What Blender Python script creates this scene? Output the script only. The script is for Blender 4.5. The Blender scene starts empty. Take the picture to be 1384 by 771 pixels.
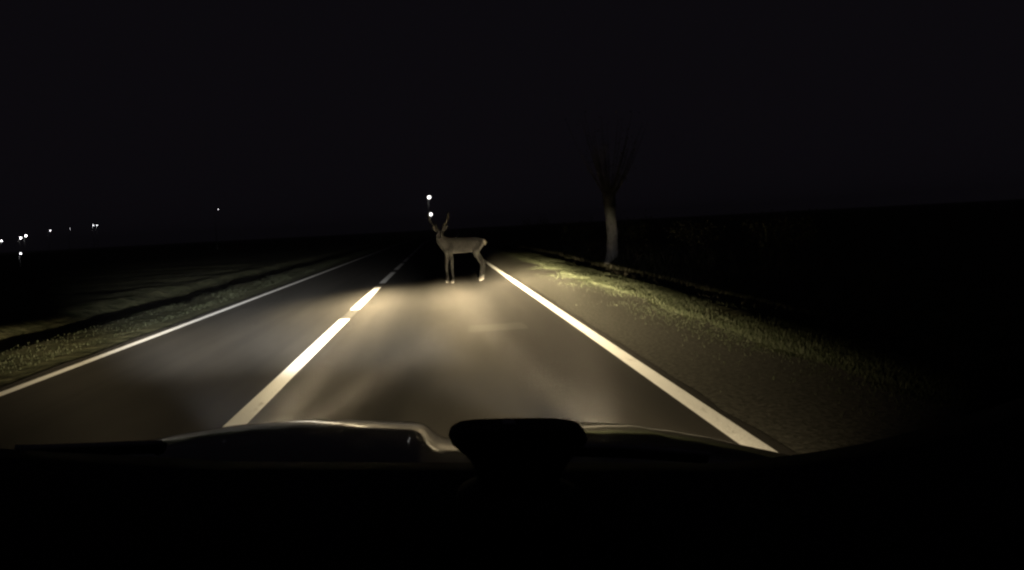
import bpy, bmesh, math, random
import numpy as np
from mathutils import Vector, Matrix, noise

random.seed(7)
RNG = np.random.default_rng(7)
S = bpy.context.scene
COL = S.collection

# ------------------------------------------------------------------ camera
ROLL = math.radians(3.5)
CAM_H = 1.32
FOCAL = 947.0 / 1384.0 * 36.0


def cam_axes(r):
    y = Vector((-0.1056, 0.0797, -1.0)).normalized()          # direction of travel seen from the lens
    x = Vector((math.cos(r), math.sin(r), 0.0))
    x.z = (x.x * y.x + x.y * y.y) / -y.z
    x.normalize()
    return x, y, x.cross(y)


ax = cam_axes(ROLL)
cam = bpy.data.cameras.new("dash_camera")
cam.lens = FOCAL
cam.sensor_width = 36.0
cam.sensor_fit = 'HORIZONTAL'
cam.clip_start = 0.02
cam.clip_end = 5000.0
cam_o = bpy.data.objects.new("dash_camera", cam)
cam_o.matrix_world = Matrix.Translation((0, 0, CAM_H)) @ Matrix((ax[0], ax[1], ax[2])).to_4x4()
COL.objects.link(cam_o)
S.camera = cam_o

# ------------------------------------------------------------------ night sky
world = bpy.data.worlds.new("World")
S.world = world
world.use_nodes = True
bg = world.node_tree.nodes["Background"]
bg.inputs["Color"].default_value = (0.86, 0.72, 1.0, 1)
bg.inputs["Strength"].default_value = 0.0040

S.view_settings.view_transform = 'Standard'
S.view_settings.look = 'None'
S.view_settings.exposure = 0.0
S.view_settings.gamma = 1.0
S.cycles.filter_width = 2.5
S.cycles.use_denoising = True

# headlamp output (the lamps themselves are built with the car)
HEADLAMP_POWER = 1200.0
HEADLAMP_COLOR = (1.0, 0.80, 0.475)
STRAY_COLOR = (1.0, 0.97, 0.90)            # light scattered by the lamp glass is paler


# ------------------------------------------------------------------ helpers
def link(name, me, mat=None, parent=None, kind=None, smooth=False):
    o = bpy.data.objects.new(name, me)
    COL.objects.link(o)
    if mat is not None and not me.materials:
        me.materials.append(mat)
    if smooth:
        me.polygons.foreach_set("use_smooth", [True] * len(me.polygons))
    if parent is not None:
        o.parent = parent
    if kind:
        o["kind"] = kind
    return o


def from_bm(name, bm, mat=None, parent=None, kind=None, smooth=False):
    me = bpy.data.meshes.new(name)
    bmesh.ops.recalc_face_normals(bm, faces=bm.faces)
    bm.to_mesh(me)
    bm.free()
    return link(name, me, mat, parent, kind, smooth)


def from_np(name, verts, faces, mat=None, parent=None, kind=None, smooth=False):
    me = bpy.data.meshes.new(name)
    me.from_pydata([tuple(map(float, v)) for v in verts], [], [tuple(map(int, f)) for f in faces])
    me.update()
    return link(name, me, mat, parent, kind, smooth)


def empty(name, loc, label, cat, group=None, rz=0.0):
    o = bpy.data.objects.new(name, None)
    COL.objects.link(o)
    o.location = loc
    o.rotation_euler = (0, 0, rz)
    o.empty_display_size = 0.2
    o["label"] = label
    o["category"] = cat
    if group:
        o["group"] = group
    return o


def tube(bm, pts, rad, n=10, cap=True, flat=None):
    """A round bar through pts; rad is a number or one radius (or pair) per point."""
    pts = [Vector(p) for p in pts]
    rings = []
    ref = Vector((0, 0, 1))
    for i, p in enumerate(pts):
        a = pts[max(i - 1, 0)]
        b = pts[min(i + 1, len(pts) - 1)]
        d = (b - a).normalized()
        up = ref if abs(d.dot(ref)) < 0.9 else Vector((0, 1, 0))
        s = d.cross(up).normalized()
        t = s.cross(d).normalized()
        r = rad[i] if isinstance(rad, (list, tuple)) else rad
        ra, rb = r if isinstance(r, (list, tuple)) else (r, r)
        rings.append([bm.verts.new(p + s * (math.cos(k * 2 * math.pi / n) * ra) + t * (math.sin(k * 2 * math.pi / n) * rb)) for k in range(n)])
    for r0, r1 in zip(rings, rings[1:]):
        for k in range(n):
            bm.faces.new((r0[k], r0[(k + 1) % n], r1[(k + 1) % n], r1[k]))
    if cap:
        bm.faces.new(rings[0][::-1])
        bm.faces.new(rings[-1])


def ball(bm, c, r, seg=14, rings=9, rot=None):
    r = r if isinstance(r, (list, tuple)) else (r, r, r)
    m = Matrix.Translation(c)
    if rot is not None:
        m = m @ rot
    m = m @ Matrix.Diagonal((r[0], r[1], r[2], 1))
    bmesh.ops.create_uvsphere(bm, u_segments=seg, v_segments=rings, radius=1.0, matrix=m)


def box(bm, c, size, rot=None):
    m = Matrix.Translation(c)
    if rot is not None:
        m = m @ rot
    m = m @ Matrix.Diagonal((size[0], size[1], size[2], 1))
    bmesh.ops.create_cube(bm, size=1.0, matrix=m)


class NT:
    def __init__(self, tree):
        self.t = tree

    def node(self, typ, **kw):
        n = self.t.nodes.new(typ)
        for k, v in kw.items():
            setattr(n, k, v)
        return n

    def put(self, sock, v):
        if hasattr(v, "is_output") or isinstance(v, bpy.types.NodeSocket):
            self.t.links.new(v, sock)
        else:
            sock.default_value = v

    def m(self, op, a, b=0.0, c=0.0, clamp=False):
        n = self.node("ShaderNodeMath", operation=op, use_clamp=clamp)
        self.put(n.inputs[0], a)
        self.put(n.inputs[1], b)
        self.put(n.inputs[2], c)
        return n.outputs[0]

    def mix(self, f, a, b):
        n = self.node("ShaderNodeMix", data_type='RGBA')
        self.put(n.inputs[0], f)
        self.put(n.inputs[6], a if isinstance(a, bpy.types.NodeSocket) else (*a, 1))
        self.put(n.inputs[7], b if isinstance(b, bpy.types.NodeSocket) else (*b, 1))
        return n.outputs[2]

    def noise(self, vec, scale, detail=4.0, rough=0.55):
        n = self.node("ShaderNodeTexNoise")
        self.put(n.inputs["Vector"], vec)
        n.inputs["Scale"].default_value = scale
        n.inputs["Detail"].default_value = detail
        n.inputs["Roughness"].default_value = rough
        return n.outputs["Fac"]

    def ramp(self, f, lo, hi):
        n = self.node("ShaderNodeMapRange", interpolation_type='SMOOTHSTEP')
        self.put(n.inputs["Value"], f)
        n.inputs["From Min"].default_value = lo
        n.inputs["From Max"].default_value = hi
        return n.outputs["Result"]

    def stretch(self, vec, s):
        n = self.node("ShaderNodeMapping")
        self.put(n.inputs["Vector"], vec)
        n.inputs["Scale"].default_value = s
        return n.outputs["Vector"]

    def bump(self, h, strength, dist):
        n = self.node("ShaderNodeBump")
        n.inputs["Strength"].default_value = strength
        n.inputs["Distance"].default_value = dist
        self.put(n.inputs["Height"], h)
        return n.outputs["Normal"]


def material(name, color=(0.5, 0.5, 0.5), rough=0.8, spec=0.3, metal=0.0, coat=0.0):
    m = bpy.data.materials.new(name)
    m.use_nodes = True
    p = m.node_tree.nodes["Principled BSDF"]
    p.inputs["Base Color"].default_value = (*color, 1)
    p.inputs["Roughness"].default_value = rough
    p.inputs["Specular IOR Level"].default_value = spec
    p.inputs["Metallic"].default_value = metal
    p.inputs["Coat Weight"].default_value = coat
    p.inputs["Coat Roughness"].default_value = 0.04
    return m, NT(m.node_tree), p


def speckled(name, a, b, scale, rough=0.85, spec=0.2, bump=0.3, dist=0.01, metal=0.0, coat=0.0, stretch=None):
    m, n, p = material(name, a, rough, spec, metal, coat)
    v = n.node("ShaderNodeTexCoord").outputs["Object"]
    if stretch:
        v = n.stretch(v, stretch)
    f = n.noise(v, scale, 5.0, 0.6)
    n.put(p.inputs["Base Color"], n.mix(n.ramp(f, 0.3, 0.7), a, b))
    if bump:
        n.put(p.inputs["Normal"], n.bump(f, bump, dist))
    return m


def emitter(name, color, strength):
    m = bpy.data.materials.new(name)
    m.use_nodes = True
    t = m.node_tree
    t.nodes.clear()
    e = t.nodes.new("ShaderNodeEmission")
    e.inputs["Color"].default_value = (*color, 1)
    e.inputs["Strength"].default_value = strength
    o = t.nodes.new("ShaderNodeOutputMaterial")
    t.links.new(e.outputs[0], o.inputs["Surface"])
    return m


# ------------------------------------------------------------------ materials
def make_asphalt():
    m, n, p = material("asphalt", rough=0.92, spec=0.12)
    tc = n.node("ShaderNodeTexCoord").outputs["Object"]
    grain = n.noise(tc, 160.0, 3.0, 0.7)
    coarse = n.noise(tc, 34.0, 3.0, 0.6)
    blot = n.noise(n.stretch(tc, (1.0, 0.22, 1.0)), 0.9, 4.0, 0.6)
    streak = n.noise(n.stretch(tc, (2.4, 0.035, 1.0)), 1.0, 3.0, 0.5)
    c = n.mix(n.ramp(grain, 0.32, 0.7), (0.026, 0.024, 0.0215), (0.062, 0.058, 0.052))
    c = n.mix(n.m('MULTIPLY', n.ramp(blot, 0.42, 0.68), 0.40), c, (0.075, 0.068, 0.060))
    c = n.mix(n.m('MULTIPLY', n.ramp(streak, 0.45, 0.70), 0.45), c, (0.026, 0.025, 0.023))
    # wheel tracks polished darker, an oily strip between them, and a repaired patch
    sx = n.node("ShaderNodeSeparateXYZ")
    n.put(sx.inputs[0], tc)
    wx = n.m('ADD', sx.outputs[0], n.m('MULTIPLY', n.m('SUBTRACT', blot, 0.5), 0.5))
    trk = n.m('MULTIPLY', 0.0, wx)
    for c0, wd, am in ((-0.62, 0.30, 1.0), (0.86, 0.30, 1.0), (-2.2, 0.28, 0.8), (-3.5, 0.28, 0.8)):
        q = n.m('DIVIDE', n.m('SUBTRACT', wx, c0), wd)
        trk = n.m('ADD', trk, n.m('MULTIPLY', am, n.m('EXPONENT', n.m('MULTIPLY', n.m('MULTIPLY', q, q), -1.0))))
    c = n.mix(n.m('MULTIPLY', trk, 0.28), c, (0.027, 0.026, 0.024))
    px = n.m('MULTIPLY', n.ramp(wx, 0.30, 0.34), n.m('SUBTRACT', 1.0, n.ramp(wx, 1.02, 1.06)))
    wy = n.m('ADD', sx.outputs[1], n.m('MULTIPLY', n.m('SUBTRACT', coarse, 0.5), 0.3))
    py = n.m('MULTIPLY', n.ramp(wy, 8.75, 8.85), n.m('SUBTRACT', 1.0, n.ramp(wy, 9.35, 9.45)))
    c = n.mix(n.m('MULTIPLY', n.m('MULTIPLY', px, py), 0.5), c, (0.075, 0.072, 0.066))
    # tarred cracks
    vo = n.node("ShaderNodeTexVoronoi", feature='DISTANCE_TO_EDGE')
    wob = n.node("ShaderNodeVectorMath", operation='ADD')
    nz = n.node("ShaderNodeTexNoise")
    n.put(nz.inputs["Vector"], tc)
    nz.inputs["Scale"].default_value = 1.3
    n.put(wob.inputs[0], n.stretch(tc, (1.0, 0.35, 1.0)))
    n.put(wob.inputs[1], nz.outputs["Color"])
    n.put(vo.inputs["Vector"], wob.outputs[0])
    vo.inputs["Scale"].default_value = 0.30
    crack = n.m('SUBTRACT', 1.0, n.ramp(vo.outputs["Distance"], 0.002, 0.010))
    crack = n.m('MULTIPLY', crack, n.ramp(n.noise(tc, 0.5, 2.0), 0.5, 0.62))
    c = n.mix(n.m('MULTIPLY', crack, 0.55), c, (0.022, 0.021, 0.02))
    n.put(p.inputs["Base Color"], c)
    h = n.m('ADD', n.m('MULTIPLY', grain, 0.6), n.m('MULTIPLY', coarse, 0.5))
    n.put(p.inputs["Normal"], n.bump(h, 0.7, 0.012))
    return m


def make_paint():
    m, n, p = material("road_paint", rough=0.6, spec=0.3)
    tc = n.node("ShaderNodeTexCoord").outputs["Object"]
    grain = n.noise(tc, 120.0, 3.0, 0.7)
    wear = n.noise(n.stretch(tc, (3.0, 0.8, 1.0)), 3.0, 5.0, 0.7)
    c = n.mix(n.ramp(wear, 0.56, 0.74), (0.90, 0.90, 0.89), (0.55, 0.54, 0.52))
    n.put(p.inputs["Base Color"], c)
    # glass beads: tiny facets turned every way, so low headlamp light comes back off the paint
    nz = n.node("ShaderNodeTexNoise")
    n.put(nz.inputs["Vector"], tc)
    nz.inputs["Scale"].default_value = 260.0
    nz.inputs["Detail"].default_value = 1.0
    v1 = n.node("ShaderNodeVectorMath", operation='SUBTRACT')
    n.put(v1.inputs[0], nz.outputs["Color"])
    v1.inputs[1].default_value = (0.5, 0.5, 0.5)
    v2 = n.node("ShaderNodeVectorMath", operation='MULTIPLY')
    n.put(v2.inputs[0], v1.outputs[0])
    v2.inputs[1].default_value = (9.0, 9.0, 0.0)
    v3 = n.node("ShaderNodeVectorMath", operation='ADD')
    n.put(v3.inputs[0], v2.outputs[0])
    v3.inputs[1].default_value = (0.0, -1.3, 0.55)
    v4 = n.node("ShaderNodeVectorMath", operation='NORMALIZE')
    n.put(v4.inputs[0], v3.outputs[0])
    n.put(p.inputs["Normal"], v4.outputs[0])
    p.inputs["Specular IOR Level"].default_value = 0.0
    return m


def make_worn_paint():
    m, n, p = material("worn_road_paint", rough=0.8, spec=0.2)
    tc = n.node("ShaderNodeTexCoord").outputs["Object"]
    wear = n.noise(tc, 9.0, 6.0, 0.75)
    n.put(p.inputs["Base Color"], n.mix(n.ramp(wear, 0.36, 0.60), (0.035, 0.033, 0.030), (0.12, 0.115, 0.105)))
    n.put(p.inputs["Normal"], n.bump(n.noise(tc, 150.0, 3.0), 1.0, 0.02))
    return m


M_ASPHALT = make_asphalt()
M_PAINT = make_paint()
M_WORN = make_worn_paint()
M_GRAVEL = speckled("gravel", (0.050, 0.048, 0.040), (0.120, 0.115, 0.096), 26.0, 0.95, 0.1, 0.55, 0.016)
M_SOIL = speckled("verge_soil", (0.030, 0.036, 0.017), (0.075, 0.075, 0.042), 3.0, 0.95, 0.1, 1.0, 0.12)
def make_bark():
    m, n, p = material("bark", rough=0.95, spec=0.1)
    tc = n.node("ShaderNodeTexCoord").outputs["Object"]
    f = n.noise(n.stretch(tc, (3.0, 3.0, 0.6)), 7.0, 5.0, 0.65)
    c = n.mix(n.ramp(f, 0.3, 0.7), (0.035, 0.033, 0.030), (0.080, 0.075, 0.068))
    sp = n.node("ShaderNodeSeparateXYZ")
    n.put(sp.inputs[0], tc)
    hgt = n.m('ADD', sp.outputs[2], n.m('MULTIPLY', n.m('SUBTRACT', f, 0.5), 0.5))
    lime = n.m('MULTIPLY', n.m('SUBTRACT', 1.0, n.ramp(hgt, 1.35, 1.95)), n.ramp(f, 0.22, 0.5))   # old lime wash round the foot of the trunk
    n.put(p.inputs["Base Color"], n.mix(n.m('MULTIPLY', lime, 0.9), c, (0.62, 0.62, 0.61)))
    n.put(p.inputs["Normal"], n.bump(f, 1.0, 0.04))
    return m


M_BARK = make_bark()
M_TWIG = speckled("twig_bark", (0.035, 0.033, 0.030), (0.08, 0.075, 0.068), 12.0, 0.95, 0.1, 0.5, 0.01)
M_STEEL = speckled("galvanised_steel", (0.28, 0.28, 0.28), (0.36, 0.36, 0.36), 6.0, 0.5, 0.5, 0.05, 0.01, metal=0.7)
M_LENS = emitter("lamp_glass", (1.0, 0.97, 0.92), 5.0)


def leafy(name, a, b):
    m, n, p = material(name, a, 0.7, 0.2)
    oi = n.node("ShaderNodeNewGeometry").outputs["Random Per Island"]
    n.put(p.inputs["Base Color"], n.mix(oi, a, b))
    return m


M_GRASS = leafy("grass_blades", (0.016, 0.022, 0.009), (0.038, 0.042, 0.025))
M_LEAF = leafy("autumn_leaves", (0.055, 0.065, 0.035), (0.13, 0.12, 0.07))
M_WEED = leafy("dry_weeds", (0.050, 0.055, 0.038), (0.11, 0.10, 0.08))


# ------------------------------------------------------------------ road alignment and terrain
def sstep(t):
    t = min(max(t, 0.0), 1.0)
    return t * t * (3 - 2 * t)


def bend(y):
    return 3.6 * sstep((y - 60.0) / 140.0) + 8.0 * sstep((y - 170.0) / 330.0)


PROFILE = [(-9.5, -0.12), (-8.6, -0.10), (-7.6, -0.42), (-6.9, -0.38), (-6.1, -0.05), (-5.0, -0.010), (-4.5, -0.012), (-4.2, -0.03),
           (1.95, -0.03), (2.3, -0.012), (3.3, -0.008), (4.15, -0.03), (4.55, -0.20), (5.0, -0.50), (5.35, -0.48), (6.0, 0.0), (6.8, 0.22), (8.2, 0.12), (11.0, 0.05)]


def profile(s):
    if s <= PROFILE[0][0]:
        return PROFILE[0][1]
    if s >= PROFILE[-1][0]:
        return PROFILE[-1][1]
    for (a, za), (b, zb) in zip(PROFILE, PROFILE[1:]):
        if a <= s <= b:
            return za + (zb - za) * (s - a) / (b - a)


def terrain(x, y):
    s = x - bend(y)
    z = profile(s)
    rough = noise.noise(Vector((x * 0.9, y * 0.45, 0.0)))
    w = 0.0
    if s > 3.3:
        w = min(1.0, (s - 3.3) / 1.5)
    elif s < -5.0:
        w = min(1.0, (-5.0 - s) / 1.5)
    z += 0.09 * w * rough + 0.05 * w * noise.noise(Vector((x * 2.7, y * 1.9, 5.0)))
    far = min(1.0, max(0.0, (abs(s) - 15.0) / 60.0))
    z += far * 0.8 * noise.noise(Vector((x * 0.012, y * 0.012, 9.0)))
    z -= 3.4 * math.exp(-((x + 67.0) ** 2 + (y - 120.0) ** 2) / 900.0)
    return z


def build_ground():
    lat = [-1500, -900, -500, -320, -220, -150, -110, -85, -67, -50, -38, -28, -20, -15, -12]
    lat += list(np.arange(-10, -4.4, 0.28)) + [-4.4, -4.15, -3, 0, 1.9, 2.1] + list(np.arange(2.3, 11.5, 0.22))
    lat += [12, 13.5, 16, 20, 28, 40, 60, 95, 150, 260, 450, 900, 1500]
    ys = [-60, -30, -12, -4] + list(np.arange(0, 46, 0.4)) + list(np.arange(46, 90, 1.5)) + list(np.arange(90, 200, 6)) + \
         [210, 240, 280, 330, 400, 480, 600, 800, 1100, 1600, 2400, 3200]
    V = []
    for y in ys:
        b = bend(y)
        for s in lat:
            V.append((s + b, y, terrain(s + b, y)))
    n = len(lat)
    F = [(j * n + i, j * n + i + 1, (j + 1) * n + i + 1, (j + 1) * n + i) for j in range(len(ys) - 1) for i in range(n - 1)]
    return from_np("ground", V, F, M_SOIL, kind="structure", smooth=True)


def ribbon(name, s0, s1, y0, y1, z, mat, parent=None, kind=None, step=2.0, jag=0.0, ncol=2, both=True):
    ny = max(2, int((y1 - y0) / step) + 1)
    V, F = [], []
    for j in range(ny):
        y = y0 + (y1 - y0) * j / (ny - 1)
        b = bend(y)
        for i in range(ncol):
            t = i / (ncol - 1)
            s = s0 + (s1 - s0) * t
            if jag and ((i == 0 and both) or i == ncol - 1):
                s += jag * noise.noise(Vector((i * 7.7 + s0, y * 1.7, 3.0))) + 0.4 * jag * noise.noise(Vector((i * 3.1, y * 9.0, 1.0)))
            V.append((s + b, y, z))
    for j in range(ny - 1):
        for i in range(ncol - 1):
            a = j * ncol + i
            F.append((a, a + 1, a + ncol + 1, a + ncol))
    return from_np(name, V, F, mat, parent, kind)


build_ground()
road = ribbon("road", -4.36, 1.86, -40.0, 700.0, 0.0, M_ASPHALT, kind="structure", step=0.5, jag=0.05, ncol=8)
ribbon("gravel_shoulder", 1.70, 3.25, -40.0, 160.0, -0.006, M_GRAVEL, kind="structure", step=0.35, jag=0.28, ncol=5, both=False)
ribbon("edge_line", 1.64, 1.78, -40.0, 700.0, 0.004, M_PAINT, road, step=0.5)
ribbon("edge_line", -4.20, -4.08, -40.0, 700.0, 0.004, M_PAINT, road, step=0.5)
ribbon("worn_centre_line", -1.60, -1.44, 2.0, 34.0, 0.004, M_WORN, road, step=0.5)
y = 5.0
first = True
while y < 150:
    end = 11.0 if first else y + 4.7
    ribbon("centre_line_dash", -1.600, -1.440, y, end, 0.008, M_PAINT, road, step=0.5)
    y = end + 1.3
    first = False


# ------------------------------------------------------------------ the car the camera rides in
def carpt(px, py, Y):
    """A point of the car at distance Y ahead of the lens, given where the lens sees it (car axes: no roll)."""
    x, yv, z = cam_axes(0.0)
    c = Vector(((px - 692) / 947.0, -(py - 385.5) / 947.0, -1.0))
    d = Vector((x.dot(c), yv.dot(c), z.dot(c)))
    return d * (Y / d.y)


def interp(tab, x):
    if x <= tab[0][0]:
        return tab[0][1]
    for (a, za), (b, zb) in zip(tab, tab[1:]):
        if x <= b:
            t = (x - a) / (b - a)
            return za + (zb - za) * t
    return tab[-1][1]


car = empty("car", (0, 0, CAM_H), "dark car under the viewer, its black bonnet and dashboard along the bottom", "car")
car.rotation_euler = (0, ROLL, 0)          # the car leans with the camera fixed inside it

m, n, p = material("car_paint", (0.040, 0.046, 0.040), 0.28, 0.5, 0.0, 1.0)
tc = n.node("ShaderNodeTexCoord").outputs["Object"]
n.put(p.inputs["Roughness"], n.m('ADD', 0.45, n.m('MULTIPLY', n.noise(tc, 14.0, 4.0), 0.16)))
p.inputs["Coat Roughness"].default_value = 0.05
p.inputs["Coat Weight"].default_value = 0.5
M_PAINTWORK = m
M_PLASTIC = speckled("black_plastic", (0.010, 0.010, 0.011), (0.016, 0.016, 0.017), 180.0, 0.75, 0.25, 0.3, 0.002)
M_DASH = speckled("dashboard_vinyl", (0.010, 0.010, 0.012), (0.017, 0.016, 0.018), 220.0, 0.85, 0.2, 0.4, 0.002)
M_RUBBER = speckled("rubber", (0.012, 0.012, 0.012), (0.02, 0.02, 0.02), 60.0, 0.7, 0.3, 0.2, 0.003)
M_CHROME = speckled("bright_trim", (0.5, 0.5, 0.5), (0.6, 0.6, 0.6), 10.0, 0.2, 0.5, 0.0, 0.0, metal=1.0)
M_REFLECTOR = speckled("lamp_reflector", (0.8, 0.8, 0.8), (0.85, 0.85, 0.85), 10.0, 0.15, 0.5, 0.0, 0.0, metal=1.0)

YC = 1.70
CREST_PX = [(60, 611), (110, 606), (180, 600), (240, 592), (290, 581), (340, 573), (385, 568.5), (430, 566.5), (480, 567), (520, 568.5), (560, 570),
            (574, 572), (584, 580), (592, 588), (604, 592), (622, 592), (634, 588), (644, 580), (654, 573), (690, 571), (740, 570.5), (790, 570.5), (830, 572),
            (870, 578), (910, 586), (960, 599), (1020, 614), (1075, 631), (1130, 645)]
CREST = []
for px, py in CREST_PX:
    q = carpt(px, py, YC)
    CREST.append((q.x, q.z))
BX0, BX1 = CREST[0][0], CREST[-1][0]


def bonnet_z(x, y):
    c = interp(CREST, x)
    d = y - YC
    slope = c / YC                          # the line of sight grazes the metal at the crest
    drop = -0.16 if d < 0 else -0.30
    soft = sstep(-d / 0.9) if d < 0 else 0.0
    base = interp([(BX0, -0.52), (-0.45, -0.47), (0.3, -0.475), (BX1, -0.68)], x)
    c2 = c * (1 - 0.35 * soft) + base * 0.35 * soft
    return c2 + slope * d + drop * d * d


def build_bonnet():
    nx, ny = 220, 60
    V, F = [], []
    for j in range(ny):
        yy = 0.80 + (2.16 - 0.80) * j / (ny - 1)
        for i in range(nx):
            x = BX0 + (BX1 - BX0) * i / (nx - 1)
            V.append((x, yy, bonnet_z(x, yy)))
    for j in range(ny - 1):
        for i in range(nx - 1):
            a = j * nx + i
            F.append((a, a + 1, a + nx + 1, a + nx))
    o = from_np("bonnet", V, F, M_PAINTWORK, car, smooth=True)
    md = o.modifiers.new("smooth", 'SMOOTH')
    md.iterations = 5
    md.factor = 0.5
    sd = o.modifiers.new("sheet", 'SOLIDIFY')
    sd.thickness = 0.012
    sd.offset = -1
    return o


build_bonnet()


def side_panel(side):
    """Front wing: from the bonnet edge down, with the wheel arch cut out."""
    x0 = BX0 if side < 0 else BX1
    bm = bmesh.new()
    ny = 28
    rows = []
    for j in range(ny):
        yy = 0.75 + (2.14 - 0.75) * j / (ny - 1)
        top = bonnet_z(x0, yy) - 0.006
        arch = 1.32
        ya = (yy - arch) / 0.40
        low = -1.10
        if abs(ya) < 1:
            low = -1.02 + 0.42 * math.sqrt(1 - ya * ya)
        r = []
        for k in range(6):
            t = k / 5
            z = top + (low - top) * t
            bulge = 0.055 * math.sin(math.pi * min(1, t * 1.2 + 0.05)) if t < 0.85 else 0.03
            r.append(bm.verts.new((x0 + side * (0.004 + bulge * (0.3 + 0.7 * t)), yy, z)))
        rows.append(r)
    for a, b in zip(rows, rows[1:]):
        for k in range(5):
            bm.faces.new((a[k], a[k + 1], b[k + 1], b[k]))
    o = from_bm("front_wing", bm, M_PAINTWORK, car, smooth=True)
    sd = o.modifiers.new("sheet", 'SOLIDIFY')
    sd.thickness = 0.01


for s in (-1, 1):
    side_panel(s)


def build_bumper():
    bm = bmesh.new()
    xs = np.linspace(BX0 - 0.02, BX1 + 0.02, 24)
    rows = []
    for x in xs:
        t = (x - BX0) / (BX1 - BX0) * 2 - 1
        front = 2.26 - 0.12 * t * t
        top = min(bonnet_z(min(max(x, BX0), BX1), 2.15), -0.62) - 0.015
        prof = [(front - 0.10, top), (front - 0.01, top - 0.06), (front, top - 0.20), (front + 0.03, top - 0.30), (front - 0.02, -1.06), (front - 0.10, -1.12)]
        rows.append([bm.verts.new((x, yy, z)) for yy, z in prof])
    for a, b in zip(rows, rows[1:]):
        for k in range(len(a) - 1):
            bm.faces.new((a[k], a[k + 1], b[k + 1], b[k]))
    o = from_bm("front_bumper", bm, M_PAINTWORK, car, smooth=True)
    sd = o.modifiers.new("sheet", 'SOLIDIFY')
    sd.thickness = 0.012


build_bumper()


def build_wheel(x):
    bm = bmesh.new()
    prof = [(0.20, -0.10), (0.29, -0.10), (0.315, -0.07), (0.315, 0.07), (0.29, 0.10), (0.20, 0.10)]
    n_ = 28
    rings = []
    for k in range(n_):
        a = 2 * math.pi * k / n_
        rings.append([bm.verts.new((w, r * math.cos(a), r * math.sin(a))) for r, w in prof])
    for k in range(n_):
        a, b = rings[k], rings[(k + 1) % n_]
        for q in range(len(prof)):
            bm.faces.new((a[q], a[(q + 1) % len(prof)], b[(q + 1) % len(prof)], b[q]))
    wh = from_bm("wheel", bm, M_RUBBER, car, smooth=True)
    wh.location = (x, 1.32, -1.0)
    bm = bmesh.new()
    sgn = 1 if x > 0 else -1
    for k in range(5):
        a = 2 * math.pi * k / 5
        box(bm, (sgn * 0.07, 0.1 * math.cos(a), 0.1 * math.sin(a)), (0.03, 0.21, 0.05), Matrix.Rotation(a, 4, 'X'))
    ball(bm, (sgn * 0.075, 0, 0), (0.03, 0.05, 0.05))
    tube(bm, [(sgn * 0.03, 0, 0), (sgn * 0.031, 0, 0)], 0.2, 24)
    from_bm("rim", bm, M_STEEL, wh)


build_wheel(BX0 + 0.03)
build_wheel(BX1 - 0.03)


# ---- dashboard: front edge seen at DY ahead of the lens
DY = 0.62
DASH_PX = [(-140, 604), (0, 612), (110, 618), (230, 625), (300, 628), (600, 629), (1000, 630), (1050, 627), (1075, 623), (1150, 613), (1220, 601), (1290, 583), (1384, 556), (1500, 515)]


def build_dash():
    bm = bmesh.new()
    rows = []
    for k in range(90):
        px = -140 + (1500 + 140) * k / 89
        q = carpt(px, interp(DASH_PX, px), DY)
        z = q.z
        prof = [(0.80, z - 0.20), (0.74, z - 0.055), (0.68, z - 0.014), (DY, z), (0.50, z - 0.004), (0.38, z - 0.030), (0.30, z - 0.075), (0.27, z - 0.14), (0.30, z - 0.30), (0.33, z - 0.46)]
        rows.append([bm.verts.new((q.x * (1.0 if y_ > 0.6 else 1.0), y_, zz)) for y_, zz in prof])
    for a, b in zip(rows, rows[1:]):
        for k in range(len(a) - 1):
            bm.faces.new((a[k], a[k + 1], b[k + 1], b[k]))
    d = from_bm("dashboard", bm, M_DASH, car, smooth=True)
    d.modifiers.new("smooth", 'SMOOTH').iterations = 2
    return d


build_dash()


def build_wiper(px_list, Y0, Y1):
    bm = bmesh.new()
    pts = []
    for i, (px, py) in enumerate(px_list):
        Y = Y0 + (Y1 - Y0) * i / (len(px_list) - 1)
        pts.append(carpt(px, py, Y))
    tube(bm, pts, [0.006] + [0.0045] * (len(pts) - 2) + [0.0035], 8)
    w = from_bm("wiper_arm", bm, M_STEEL, car, smooth=True)
    bm = bmesh.new()
    tube(bm, [p + Vector((0, 0.012, -0.010)) for p in pts], [(0.004, 0.008)] * len(pts), 8)
    from_bm("wiper_blade", bm, M_RUBBER, w)


build_wiper([(20, 607.5), (60, 605.5), (110, 603.5), (170, 601), (218, 599.3), (206, 603)], 0.95, 1.02)
build_wiper([(740, 603), (786, 604), (850, 606.5), (905, 610), (960, 615)], 0.92, 1.0)


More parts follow.
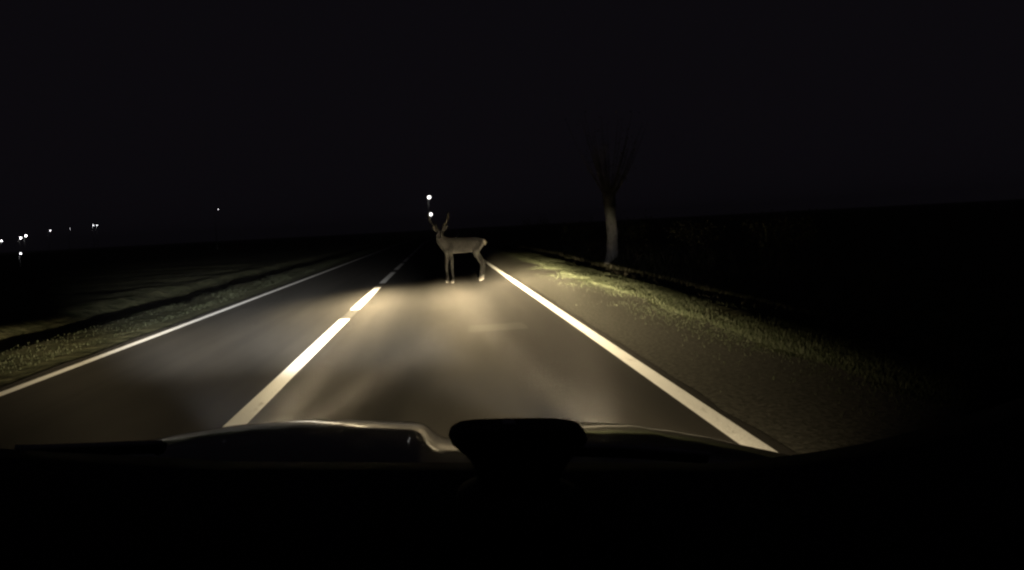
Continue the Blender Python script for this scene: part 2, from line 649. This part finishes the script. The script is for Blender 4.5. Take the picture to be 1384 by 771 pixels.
def beam(light, kick0, kick1):
    """Dipped-beam pattern of one lamp: a flat cut-off that kicks up on the right, a hot spot just under it, a wide weak spread below."""
    light.use_nodes = True
    n = NT(light.node_tree)
    em = light.node_tree.nodes["Emission"]
    sp = n.node("ShaderNodeSeparateXYZ")
    n.put(sp.inputs[0], n.node("ShaderNodeTexCoord").outputs["Normal"])
    z = n.m('MAXIMUM', n.m('ABSOLUTE', sp.outputs[2]), 0.02)
    u = n.m('DIVIDE', sp.outputs[0], z)
    d = n.m('MULTIPLY', n.m('DIVIDE', sp.outputs[1], z), -1.0)
    bump = n.m('MULTIPLY', n.ramp(u, kick0, kick1), n.m('SUBTRACT', 1.0, n.ramp(u, kick1 + 0.04, kick1 + 0.17)))
    dip = n.m('MULTIPLY', n.m('MINIMUM', n.m('MAXIMUM', n.m('MULTIPLY', u, -1.0), 0.0), 0.35), 0.050)
    off = n.m('MULTIPLY', n.m('MAXIMUM', n.m('SUBTRACT', u, 0.26), 0.0), 0.16)
    dip = n.m('ADD', dip, off)
    cut = n.m('ADD', n.m('SUBTRACT', 0.0416, n.m('MULTIPLY', bump, 0.0165)), dip)
    edge = n.ramp(n.m('SUBTRACT', d, cut), -0.0085, 0.012)
    low = n.m('ADD', n.m('POWER', n.m('DIVIDE', 0.0475, n.m('MAXIMUM', d, 0.039)), 4.6), 0.0009)
    uu = n.m('DIVIDE', u, n.m('ADD', 0.13, n.m('MULTIPLY', n.m('MAXIMUM', d, 0.0), 2.0)))
    wide = n.m('DIVIDE', 1.0, n.m('ADD', 1.0, n.m('MULTIPLY', uu, uu)))
    wide = n.m('MULTIPLY', wide, n.m('SUBTRACT', 1.0, n.ramp(n.m('ABSOLUTE', u), 0.5, 1.7)))
    wide = n.m('MULTIPLY', wide, n.m('SUBTRACT', 1.0, n.m('MULTIPLY', 0.88, n.m('MULTIPLY', n.ramp(n.m('MULTIPLY', u, -1.0), 0.06, 0.22), n.m('SUBTRACT', 1.0, n.ramp(n.m('MULTIPLY', u, -1.0), 0.36, 0.60))))))
    wide = n.m('MULTIPLY', wide, n.m('SUBTRACT', 1.0, n.m('MULTIPLY', 0.45, n.m('MULTIPLY', n.ramp(u, 0.02, 0.07), n.m('SUBTRACT', 1.0, n.ramp(u, 0.13, 0.22))))))
    hu = n.m('DIVIDE', u, 0.055)
    hot = n.m('ADD', 0.8, n.m('MULTIPLY', 1.0, n.m('EXPONENT', n.m('MULTIPLY', n.m('MULTIPLY', hu, hu), -1.0))))
    hot = n.m('ADD', 0.8, n.m('MULTIPLY', n.m('SUBTRACT', hot, 0.8), n.m('SUBTRACT', 1.0, n.ramp(d, 0.058, 0.115))))
    main = n.m('MULTIPLY', n.m('MULTIPLY', edge, low), n.m('MULTIPLY', wide, hot))
    # stray light above the cut-off
    su = n.m('DIVIDE', n.m('SUBTRACT', u, 0.27), 0.17)
    sd = n.m('DIVIDE', n.m('MAXIMUM', n.m('MULTIPLY', d, -1.0), 0.0), 0.048)
    stray = n.m('MULTIPLY', STRAY, n.m('EXPONENT', n.m('MULTIPLY', n.m('ADD', n.m('MULTIPLY', su, su), n.m('MULTIPLY', sd, sd)), -1.0)))
    stray = n.m('MULTIPLY', stray, n.m('SUBTRACT', 1.0, n.ramp(d, 0.06, 0.12)))
    # soft veil between the cut-off and the horizon, stronger away from the centre: what the far lane paint sends back
    veil = n.m('MULTIPLY', n.m('MULTIPLY', VEIL, n.ramp(d, -0.004, 0.026)), n.m('SUBTRACT', 1.0, n.ramp(d, 0.055, 0.13)))
    veil = n.m('MULTIPLY', veil, n.m('ADD', 0.20, n.m('MULTIPLY', 75.0, n.ramp(n.m('MULTIPLY', u, -1.0), 0.025, 0.13))))
    veil = n.m('MULTIPLY', veil, n.m('SUBTRACT', 1.0, n.ramp(n.m('ABSOLUTE', u), 0.33, 0.50)))
    stray = n.m('ADD', stray, veil)
    n.put(em.inputs["Color"], n.mix(n.m('DIVIDE', stray, n.m('ADD', n.m('ADD', main, stray), 1e-7)), HEADLAMP_COLOR, STRAY_COLOR))
    total = n.m('MULTIPLY', n.m('ADD', main, stray), HEADLAMP_GAIN)
    n.put(em.inputs["Strength"], total)


STRAY = 0.00026
VEIL = 0.0006
HEADLAMP_GAIN = 500.0


def build_headlight(x, yaw, dip, kick0, kick1):
    bm = bmesh.new()
    n_ = 20
    rings = []
    for (r, yy) in [(0.02, 2.05), (0.07, 2.08), (0.095, 2.13), (0.10, 2.19)]:
        rings.append([bm.verts.new((x + 1.35 * r * math.cos(2 * math.pi * k / n_), yy, -0.76 + 0.8 * r * math.sin(2 * math.pi * k / n_))) for k in range(n_)])
    for a, b in zip(rings, rings[1:]):
        for k in range(n_):
            bm.faces.new((a[k], a[(k + 1) % n_], b[(k + 1) % n_], b[k]))
    h = from_bm("headlight", bm, M_REFLECTOR, car, smooth=True)
    L = bpy.data.lights.new("headlight_bulb", 'SPOT')
    L.energy = HEADLAMP_POWER
    L.spot_size = math.radians(150)
    L.spot_blend = 0.5
    L.shadow_soft_size = 0.035
    beam(L, kick0, kick1)
    lo = bpy.data.objects.new("headlight_bulb", L)
    COL.objects.link(lo)
    lo.parent = h
    lo.location = (x, 2.28, -0.76)
    lo.rotation_euler = (math.radians(90) - dip, -ROLL, -yaw)   # beam pattern stays level with the road
    return h


build_headlight(-0.62, math.radians(-3.0), 0.008, 0.15, 0.25)
build_headlight(0.62, math.radians(-1.2), -0.001, 0.030, 0.090)


# ---- phone holder on the dashboard
def build_holder():
    out = [(606, 588), (609.5, 582), (616, 578.3), (628, 576.2), (644.5, 574.6), (678, 573.6), (699, 573.2), (730, 572.8), (757, 573), (774, 574.2), (783.5, 576),
           (789, 580), (792.6, 587), (790, 594), (786, 599), (778, 606), (768, 618), (759, 632), (752, 648), (748, 668), (652, 668), (648, 648), (642, 632), (634, 617), (622, 606), (610, 597)]
    Y = 0.50
    o = empty("phone_holder", car.matrix_basis @ carpt(700, 672, Y), "black plastic phone holder silhouetted on top of the dashboard", "phone holder")
    o.rotation_euler = (0, ROLL, 0)
    base = carpt(700, 672, Y)
    bm = bmesh.new()
    loops = []
    c = Vector((0, 0, 0))
    P = [carpt(px, py, Y) - base for px, py in out]
    cen = sum(P, Vector()) / len(P)
    for dy, sc in [(-0.014, 0.93), (-0.009, 0.985), (0.0, 1.0), (0.012, 0.985), (0.020, 0.93)]:
        loops.append([bm.verts.new(cen + (q - cen) * sc + Vector((0, dy, 0))) for q in P])
    for a, b in zip(loops, loops[1:]):
        for k in range(len(P)):
            bm.faces.new((a[k], a[(k + 1) % len(P)], b[(k + 1) % len(P)], b[k]))
    bm.faces.new(loops[0])
    bm.faces.new(loops[-1][::-1])
    from_bm("cradle", bm, M_PLASTIC, o)
    bm = bmesh.new()
    q = carpt(688.5, 573.8, Y) - base
    box(bm, q + Vector((0, 0.004, 0.0)), (0.0095, 0.012, 0.0022))
    bmesh.ops.bevel(bm, geom=bm.edges[:], offset=0.0007, segments=2, affect='EDGES')
    from_bm("release_button", bm, M_STEEL, o)
    bm = bmesh.new()
    tube(bm, [(0, 0, 0.012), (0, 0, 0.004), (0, 0, -0.006), (0, 0, -0.012)], [0.030, 0.045, 0.047, 0.040], 24)
    from_bm("base_disc", bm, M_PLASTIC, o)


bpy.context.view_layer.update()
build_holder()


# ------------------------------------------------------------------ deer
def build_deer():
    # local axes: the deer looks towards -x; +y is away from the camera; hooves at z = 0
    bm = bmesh.new()
    spine = [((0.50, 0, 0.93), (0.09, 0.11)), ((0.42, 0, 0.915), (0.145, 0.165)), ((0.28, 0, 0.905), (0.165, 0.180)), ((0.08, 0, 0.895), (0.165, 0.190)),
             ((-0.12, 0, 0.900), (0.165, 0.200)), ((-0.30, 0, 0.905), (0.150, 0.205)), ((-0.42, 0, 0.915), (0.115, 0.180)), ((-0.50, 0, 0.93), (0.06, 0.10))]
    tube(bm, [a for a, _ in spine], [r for _, r in spine], 18)
    ball(bm, (0.48, 0, 0.93), (0.09, 0.12, 0.13))
    # neck rising forward, head turned to the camera
    tube(bm, [(-0.34, 0, 0.93), (-0.46, -0.01, 1.00), (-0.54, -0.03, 1.09), (-0.555, -0.05, 1.19)], [(0.115, 0.175), (0.105, 0.155), (0.094, 0.128), (0.078, 0.098)], 14)
    tube(bm, [(-0.53, 0.0, 1.235), (-0.545, -0.09, 1.205), (-0.56, -0.17, 1.150), (-0.57, -0.245, 1.095), (-0.575, -0.275, 1.072)],
         [0.072, 0.074, 0.058, 0.042, 0.030], 14)
    ball(bm, (-0.53, -0.03, 1.215), (0.078, 0.09, 0.080))
    # ears
    for s in (-1, 1):
        e0 = Vector((-0.53 + s * 0.055, -0.02, 1.26))
        e1 = Vector((-0.53 + s * 0.135, -0.035, 1.335))
        e2 = Vector((-0.53 + s * 0.195, -0.03, 1.385))
        tube(bm, [e0, (e0 + e1) / 2, e1, e2], [(0.020, 0.016), (0.030, 0.040), (0.028, 0.038), (0.008, 0.010)], 10)
    # front legs: shoulder, elbow, wrist ("knee"), fetlock, hoof
    for y, dx in ((-0.10, 0.03), (0.10, -0.06)):
        tube(bm, [(-0.30, y * 0.8, 0.90), (-0.33 + dx * 0.3, y, 0.74), (-0.32 + dx * 0.6, y, 0.60), (-0.33 + dx, y, 0.42), (-0.335 + dx, y, 0.36), (-0.325 + dx, y, 0.20), (-0.32 + dx, y, 0.115), (-0.335 + dx, y, 0.06), (-0.345 + dx, y, 0.0)],
             [(0.075, 0.10), (0.062, 0.078), (0.046, 0.052), (0.035, 0.037), (0.037, 0.040), (0.028, 0.029), (0.032, 0.034), (0.029, 0.032), (0.036, 0.040)], 12)
    # hind legs: hip, knee against the belly, hock pointing back, upright shank, hoof
    for y, dx in ((-0.10, 0.00), (0.10, 0.115)):
        tube(bm, [(0.40, y * 0.7, 0.93), (0.33 + dx * 0.3, y, 0.76), (0.325 + dx * 0.6, y, 0.655), (0.40 + dx, y, 0.50), (0.455 + dx, y, 0.405), (0.450 + dx, y, 0.33), (0.425 + dx, y, 0.20), (0.415 + dx, y, 0.11), (0.400 + dx, y, 0.055), (0.390 + dx, y, 0.0)],
             [(0.105, 0.155), (0.090, 0.125), (0.070, 0.085), (0.047, 0.050), (0.040, 0.044), (0.034, 0.038), (0.031, 0.034), (0.034, 0.036), (0.031, 0.034), (0.038, 0.044)], 12)
    # brisket, haunch and belly masses
    ball(bm, (-0.36, 0, 0.86), (0.13, 0.11, 0.16))
    ball(bm, (0.36, 0, 0.88), (0.16, 0.15, 0.17))
    me = bpy.data.meshes.new("deer_raw")
    bmesh.ops.recalc_face_normals(bm, faces=bm.faces)
    bm.to_mesh(me)
    bm.free()
    tmp = bpy.data.objects.new("deer_raw", me)
    COL.objects.link(tmp)
    r = tmp.modifiers.new("r", 'REMESH')
    r.mode = 'VOXEL'
    r.voxel_size = 0.011
    sm = tmp.modifiers.new("s", 'SMOOTH')
    sm.iterations = 7
    sm.factor = 0.5
    dg = bpy.context.evaluated_depsgraph_get()
    dg.update()
    body_me = bpy.data.meshes.new_from_object(tmp.evaluated_get(dg))
    bpy.data.objects.remove(tmp)
    body_me.name = "body"
    body_me.materials.clear()

    m, n, p = material("deer_coat", rough=0.9, spec=0.1)
    p.inputs["Sheen Weight"].default_value = 0.25
    tc = n.node("ShaderNodeTexCoord").outputs["Object"]
    sp = n.node("ShaderNodeSeparateXYZ")
    n.put(sp.inputs[0], tc)
    hair = n.noise(n.stretch(tc, (0.35, 1.0, 1.0)), 130.0, 3.0, 0.6)
    patch = n.noise(tc, 7.0, 4.0, 0.6)
    c = n.mix(n.ramp(patch, 0.3, 0.7), (0.055, 0.054, 0.055), (0.098, 0.096, 0.096))
    wob = n.m('ADD', sp.outputs[2], n.m('MULTIPLY', n.m('SUBTRACT', patch, 0.5), 0.10))
    belly = n.m('MULTIPLY', n.m('SUBTRACT', 1.0, n.ramp(wob, 0.70, 0.80)), n.ramp(wob, 0.60, 0.66))
    c = n.mix(n.m('MULTIPLY', belly, 0.7), c, (0.19, 0.19, 0.185))
    rump = n.m('MULTIPLY', n.ramp(sp.outputs[0], 0.45, 0.55), n.ramp(sp.outputs[2], 0.78, 0.86))
    c = n.mix(n.m('MULTIPLY', rump, 0.8), c, (0.24, 0.235, 0.23))
    hoof = n.m('SUBTRACT', 1.0, n.ramp(sp.outputs[2], 0.06, 0.12))
    shank = n.m('MULTIPLY', n.m('MULTIPLY', n.m('SUBTRACT', 1.0, n.ramp(sp.outputs[2], 0.28, 0.42)), n.ramp(sp.outputs[0], 0.1, 0.2)), 0.35)
    c = n.mix(shank, c, (0.16, 0.16, 0.157))
    c = n.mix(hoof, c, (0.03, 0.028, 0.026))
    nose = n.m('SUBTRACT', 1.0, n.ramp(sp.outputs[1], -0.285, -0.262))
    c = n.mix(nose, c, (0.02, 0.02, 0.02))
    n.put(p.inputs["Base Color"], c)
    n.put(p.inputs["Normal"], n.bump(hair, 0.5, 0.012))

    d = empty("deer", DEER_AT, "young deer with antlers standing broadside on the road, looking at the car", "deer", rz=DEER_TURN)
    link("body", body_me, m, d, smooth=True)
    horn = speckled("antler_horn", (0.10, 0.09, 0.075), (0.17, 0.155, 0.13), 22.0, 0.8, 0.2, 0.6, 0.01, stretch=(1, 1, 0.4))
    eye_m, _, _ = material("deer_eye", (0.015, 0.012, 0.01), 0.12, 0.6)
    for s in (-1, 1):
        bm = bmesh.new()
        b0 = Vector((-0.53 + s * 0.035, 0.0, 1.27))
        beamp = [b0, b0 + Vector((s * 0.045, 0.02, 0.07)), b0 + Vector((s * 0.115, 0.05, 0.16)), b0 + Vector((s * 0.175, 0.05, 0.26)), b0 + Vector((s * 0.20, 0.03, 0.36)), b0 + Vector((s * 0.185, 0.0, 0.45))]
        tube(bm, beamp, [0.019, 0.017, 0.0155, 0.014, 0.012, 0.004], 10)
        tube(bm, [beamp[1], beamp[1] + Vector((s * 0.015, -0.06, 0.05)), beamp[1] + Vector((s * 0.02, -0.10, 0.12))], [0.012, 0.010, 0.003], 8)
        tube(bm, [beamp[3], beamp[3] + Vector((s * 0.03, -0.05, 0.06)), beamp[3] + Vector((s * 0.03, -0.08, 0.13))], [0.011, 0.009, 0.003], 8)
        tube(bm, [beamp[4], beamp[4] + Vector((s * 0.04, 0.05, 0.05)), beamp[4] + Vector((s * 0.055, 0.08, 0.11))], [0.010, 0.008, 0.003], 8)
        from_bm("antler", bm, horn, d, smooth=True)
        bm = bmesh.new()
        ball(bm, (-0.545 + s * 0.062, -0.095, 1.215), (0.014, 0.016, 0.014), 10, 8)
        from_bm("eye", bm, eye_m, d, smooth=True)
    bm = bmesh.new()
    tube(bm, [(0.54, 0, 1.00), (0.585, 0.0, 0.985), (0.605, 0.0, 0.93), (0.60, 0.0, 0.87)], [(0.025, 0.02), (0.034, 0.026), (0.034, 0.024), (0.010, 0.008)], 10)
    from_bm("tail", bm, speckled("tail_hair", (0.45, 0.42, 0.37), (0.6, 0.56, 0.5), 60.0, 0.9, 0.1, 0.5, 0.01), d, smooth=True)


DEER_AT = (0.555, 17.25, 0.0)
DEER_TURN = math.radians(13)
build_deer()


# ------------------------------------------------------------------ lamps far away
def street_lamp(x, y, head_z, arm, label, group, bulb=0.2):
    g = terrain(x - arm, y)
    o = empty("street_lamp", (x - arm, y, g), label, "street lamp", group)
    h = head_z - g
    bm = bmesh.new()
    tube(bm, [(0, 0, -0.3), (0, 0, 0.0), (0, 0, 1.2), (0, 0, h - 0.2)], [0.11, 0.11, 0.085, 0.05], 10)
    from_bm("pole", bm, M_STEEL, o, smooth=True)
    bm = bmesh.new()
    tube(bm, [(0, 0, h - 0.25), (arm * 0.2, 0, h + 0.08), (arm * 0.6, 0, h + 0.22), (arm, 0, h + 0.20)], 0.035, 8)
    from_bm("arm", bm, M_STEEL, o, smooth=True)
    bm = bmesh.new()
    box(bm, (arm - 0.05, 0, h + 0.14 + bulb * 0.6), (0.32 + bulb * 0.4, 0.26, 0.08))
    bmesh.ops.bevel(bm, geom=bm.edges[:], offset=0.03, segments=2, affect='EDGES')
    hd = from_bm("lamp_head", bm, M_STEEL, o)
    bm = bmesh.new()
    ball(bm, (arm, 0, h), (bulb * 1.1, bulb * 1.1, bulb), 14, 10)
    from_bm("bulb", bm, M_LENS if bulb > 0.3 else M_SMALL[min(2, int(bulb * 20) - 1) if bulb < 0.2 else 2], hd, smooth=True)


M_SMALL = [emitter("dim_lamp_glass", (0.95, 0.95, 1.0), 8.0), emitter("far_lamp_glass", (0.97, 0.97, 1.0), 9.0), emitter("bright_far_lamp_glass", (1.0, 0.98, 0.95), 30.0)]


def along(k_x, k_z, Y):
    return k_x * Y, Y, CAM_H + k_z * Y


def lamp_at(kx, kz, Y, label, group, bulb, arm=0.9):
    x, yy, z = along(kx, kz, Y)
    street_lamp(x, yy, z, arm, label, group, bulb)


ROADL = "street lamps beside the road ahead"
lamp_at(-0.00968, 0.04527, 185, "taller bright street lamp above the deer's antlers, the upper of two", ROADL, 0.40, 0.3)
lamp_at(-0.00910, 0.02133, 330, "lower bright street lamp just over the deer's head, beyond the taller one", ROADL, 0.70, 0.3)
FAR = "lamps of the far village on the left"
lamp_at(-0.57780, 0.01473, 450, "white village lamp at the very left edge of the picture", FAR, 0.24)
lamp_at(-0.55346, 0.01735, 370, "left lamp of the close bright pair in the far village", FAR, 0.26)
lamp_at(-0.54670, 0.01996, 330, "right and higher lamp of the close bright pair in the far village", FAR, 0.26)
lamp_at(-0.55563, -0.00327, 120, "low yard lamp glowing beneath the bright pair of village lamps", FAR, 0.1, 0.25)
lamp_at(-0.51538, 0.02519, 270, "single village lamp between the bright pair and the small twin lamps", FAR, 0.14)
lamp_at(-0.46045, 0.02925, 230, "left one of the small twin lamps right of the village", FAR, 0.10, 0.25)
lamp_at(-0.45573, 0.02901, 236, "right one of the small twin lamps right of the village", FAR, 0.10, 0.25)
lamp_at(-0.29673, 0.04292, 160, "lone dim lamp over the left fields, away from the village", FAR, 0.055)
lamp_at(-0.49002, 0.02583, 262, "faintest lamp just left of the small twin lamps", FAR, 0.05)


# ------------------------------------------------------------------ roadside tree and shrubs
def limb(bm, p, d, r, length, depth, tips):
    pts, rad = [p], [r]
    q = p.copy()
    dd = d.copy()
    k = 4
    for i in range(k):
        dd = (dd + Vector((random.uniform(-.18, .18), random.uniform(-.18, .18), random.uniform(-.04, .14)))).normalized()
        q = q + dd * (length / k)
        pts.append(q.copy())
        rad.append(r * (1 - 0.55 * (i + 1) / k))
    tube(bm, pts, rad, 7 if depth else 5)
    if depth == 0:
        tips.append(q)
        tips.append(pts[2])
        return
    for i in range(random.choice((2, 3, 3))):
        a = random.uniform(0, 2 * math.pi)
        nd = (dd * 0.8 + Vector((math.cos(a) * 0.75, math.sin(a) * 0.75, random.uniform(0.0, 0.5)))).normalized()
        limb(bm, pts[random.choice((2, 3, 4))], nd, r * 0.5, length * 0.68, depth - 1, tips)


def leaf_cards(tips, per, spread, size, rng):
    V, F = [], []
    for t in tips:
        for _ in range(per):
            c = np.array(t) + rng.normal(0, spread, 3)
            a = rng.normal(0, 1, 3)
            a /= np.linalg.norm(a)
            b = np.cross(a, rng.normal(0, 1, 3))
            b /= np.linalg.norm(b)
            s = size * rng.uniform(0.6, 1.4)
            i = len(V)
            V += [c - a * s, c + b * s * 0.5, c + a * s, c - b * s * 0.5]
            F.append((i, i + 1, i + 2, i + 3))
    return V, F


def pollard(x, y, h, r, label):
    z = terrain(x, y) - 0.05
    o = empty("roadside_tree", (x, y, z), label, "tree")
    bm = bmesh.new()
    pts, rad = [], []
    k = 12
    for i in range(k):
        t = i / (k - 1)
        pts.append(Vector((0.05 * math.sin(t * 5 + x) + 0.026 * t * h, 0.05 * math.sin(t * 4 + y), -0.15 + t * (h + 0.15))))
        rad.append(r * (1.0 - 0.10 * t + 0.35 * math.exp(-t * 14) + 0.30 * max(0.0, t - 0.72) / 0.28))
    rad[-1] = r * 0.75
    tube(bm, pts, rad, 16)
    top = pts[-1]
    for i in range(11):
        a = i * 2.4
        q = top + Vector((math.cos(a) * r * 0.75, math.sin(a) * r * 0.75, -0.12 - 0.16 * (i % 3)))
        ball(bm, q, r * random.uniform(0.34, 0.52), 9, 7)
    for v in bm.verts:
        nn = noise.noise(Vector(v.co) * 4.5) * 0.035 + noise.noise(Vector(v.co) * 14.0) * 0.012
        v.co += Vector((v.co.x, v.co.y, 0)).normalized() * nn if v.co.xy.length > 1e-4 else Vector()
    from_bm("trunk", bm, M_BARK, o, smooth=True)
    bm = bmesh.new()
    tips = []
    for i in range(46):
        a = random.uniform(0, 2 * math.pi)
        q = top + Vector((math.cos(a), math.sin(a), 0)) * (r * random.uniform(0.2, 1.0)) + Vector((0, 0, -0.1))
        d = Vector((math.cos(a) * random.uniform(0.1, 0.75), math.sin(a) * random.uniform(0.1, 0.75), 1.0)).normalized()
        L = random.uniform(1.2, 2.6)
        ps = [q, q + d * L * 0.4, q + d * L * 0.75 + Vector((0, 0, 0.06 * L)), q + d * L + Vector((0, 0, 0.16 * L))]
        tube(bm, ps, [0.016, 0.012, 0.008, 0.003], 5)
        tips += [ps[1], ps[2], ps[3]]
    V, F = leaf_cards(tips, 3, 0.12, 0.035, np.random.default_rng(5))
    vs = [bm.verts.new(tuple(map(float, v))) for v in V]
    for f in F:
        bm.faces.new([vs[q] for q in f])
    from_bm("crown", bm, M_TWIG, o)


pollard(5.96, 24.0, 2.35, 0.20, "pollarded roadside tree with a pale limewashed trunk, right of the deer")


def shrub(x, y, h, w, label):
    z = terrain(x, y) - 0.03
    o = empty("shrub", (x, y, z), label, "shrub", "scrubby bushes beyond the right ditch")
    bm = bmesh.new()
    tips = []
    for i in range(8):
        a = i * 0.8 + x
        limb(bm, Vector((0.1 * math.cos(a), 0.1 * math.sin(a), 0)), Vector((math.cos(a) * w * 0.7, math.sin(a) * w * 0.7, 1.0)).normalized(), 0.018, h * 0.55, 1, tips)
    from_bm("stems", bm, M_TWIG, o)
    V, F = leaf_cards(tips, 16, 0.12, 0.04, np.random.default_rng(int(x * 90 + y)))
    from_np("foliage", V, F, M_LEAF, o)


shrub(6.6, 33.0, 1.5, 0.9, "wide low bush left of the pale tree trunk")
shrub(6.3, 46.0, 1.9, 0.8, "taller bush far along the verge, near the deer's rump")
shrub(7.3, 26.5, 1.3, 0.9, "small bush at the foot of the pale tree trunk")
shrub(7.0, 18.5, 1.1, 0.9, "bush right of the pale trunk, behind the ditch")
shrub(7.4, 14.5, 1.2, 0.9, "nearest bush on the right, behind the grassy verge")


# ------------------------------------------------------------------ grass and weeds
def blades(name, spots, h_lo, h_hi, w, mat):
    n_ = len(spots)
    P = np.array(spots)
    a = RNG.uniform(0, 2 * np.pi, n_)
    hh = RNG.uniform(h_lo, h_hi, n_)
    lean = RNG.normal(0, 0.45, (n_, 2)) * hh[:, None]
    wd = np.stack([np.cos(a), np.sin(a)], 1) * (w * RNG.uniform(0.6, 1.3, n_))[:, None]
    V = np.zeros((n_, 5, 3))
    V[:, 0, :2] = P[:, :2] - wd
    V[:, 1, :2] = P[:, :2] + wd
    V[:, 2, :2] = P[:, :2] + wd * 0.7 + lean * 0.4
    V[:, 3, :2] = P[:, :2] - wd * 0.7 + lean * 0.4
    V[:, 4, :2] = P[:, :2] + lean
    V[:, :2, 2] = P[:, 2:3] - 0.01
    V[:, 2:4, 2] = P[:, 2:3] + hh[:, None] * 0.6
    V[:, 4, 2] = P[:, 2] + hh * 0.95
    idx = np.arange(n_) * 5
    F = [(i, i + 1, i + 2, i + 3) for i in idx] + [(i + 3, i + 2, i + 4) for i in idx]
    return from_np(name, V.reshape(-1, 3), F, mat, kind="stuff")


def scatter(n_, s_fun, y0, y1, thin=1.6, clump=0.0):
    out = []
    while len(out) < n_:
        t = random.random() ** thin
        yy = y0 + (y1 - y0) * t
        s = s_fun(yy)
        if s is None:
            continue
        x = s + bend(yy)
        if clump and noise.noise(Vector((x * 1.6, yy * 0.5, 2.0))) < random.uniform(-0.5, clump):
            continue
        out.append((x, yy, terrain(x, yy)))
    return out


def right_strip(yy):
    return 3.22 + abs(random.gauss(0.0, 0.7)) + 0.30 * noise.noise(Vector((0.0, yy * 0.8, 4.0)))


def left_strip(yy):
    return -4.75 - abs(random.gauss(0.0, 0.8))


g1 = scatter(42000, right_strip, 3.0, 60.0, 1.9, 0.25) + scatter(9000, left_strip, 4.0, 60.0, 1.7, 0.35)
blades("verge_grass", g1[42000:], 0.010, 0.03, 0.004, M_GRASS)
g0 = scatter(16000, lambda yy: 3.45 - abs(random.gauss(0.0, 0.35)) + 0.30 * noise.noise(Vector((0.0, yy * 0.8, 4.0))), 3.0, 45.0, 1.9, 0.3)
blades("verge_grass", [(x, y_, max(z, -0.006)) for x, y_, z in g0], 0.008, 0.030, 0.0035, M_GRASS)
blades("verge_grass", g1[:42000], 0.025, 0.08, 0.0045, M_GRASS)
g2 = scatter(9000, lambda yy: random.uniform(4.7, 9.0), 5.0, 60.0, 1.6, 0.35)
blades("ditch_weeds", g2, 0.10, 0.38, 0.008, M_WEED)


# ------------------------------------------------------------------ thin night mist
def build_haze():
    bm = bmesh.new()
    box(bm, (0, 1560, 17.0), (3100, 3300, 50.0))
    m = bpy.data.materials.new("mist")
    m.use_nodes = True
    t = m.node_tree
    t.nodes.clear()
    v = t.nodes.new("ShaderNodeVolumePrincipled")
    v.inputs["Color"].default_value = (0.96, 0.96, 1.0, 1)
    v.inputs["Density"].default_value = 0.0004
    v.inputs["Anisotropy"].default_value = 0.2
    o = t.nodes.new("ShaderNodeOutputMaterial")
    t.links.new(v.outputs[0], o.inputs["Volume"])
    from_bm("haze", bm, m, kind="stuff")


build_haze()
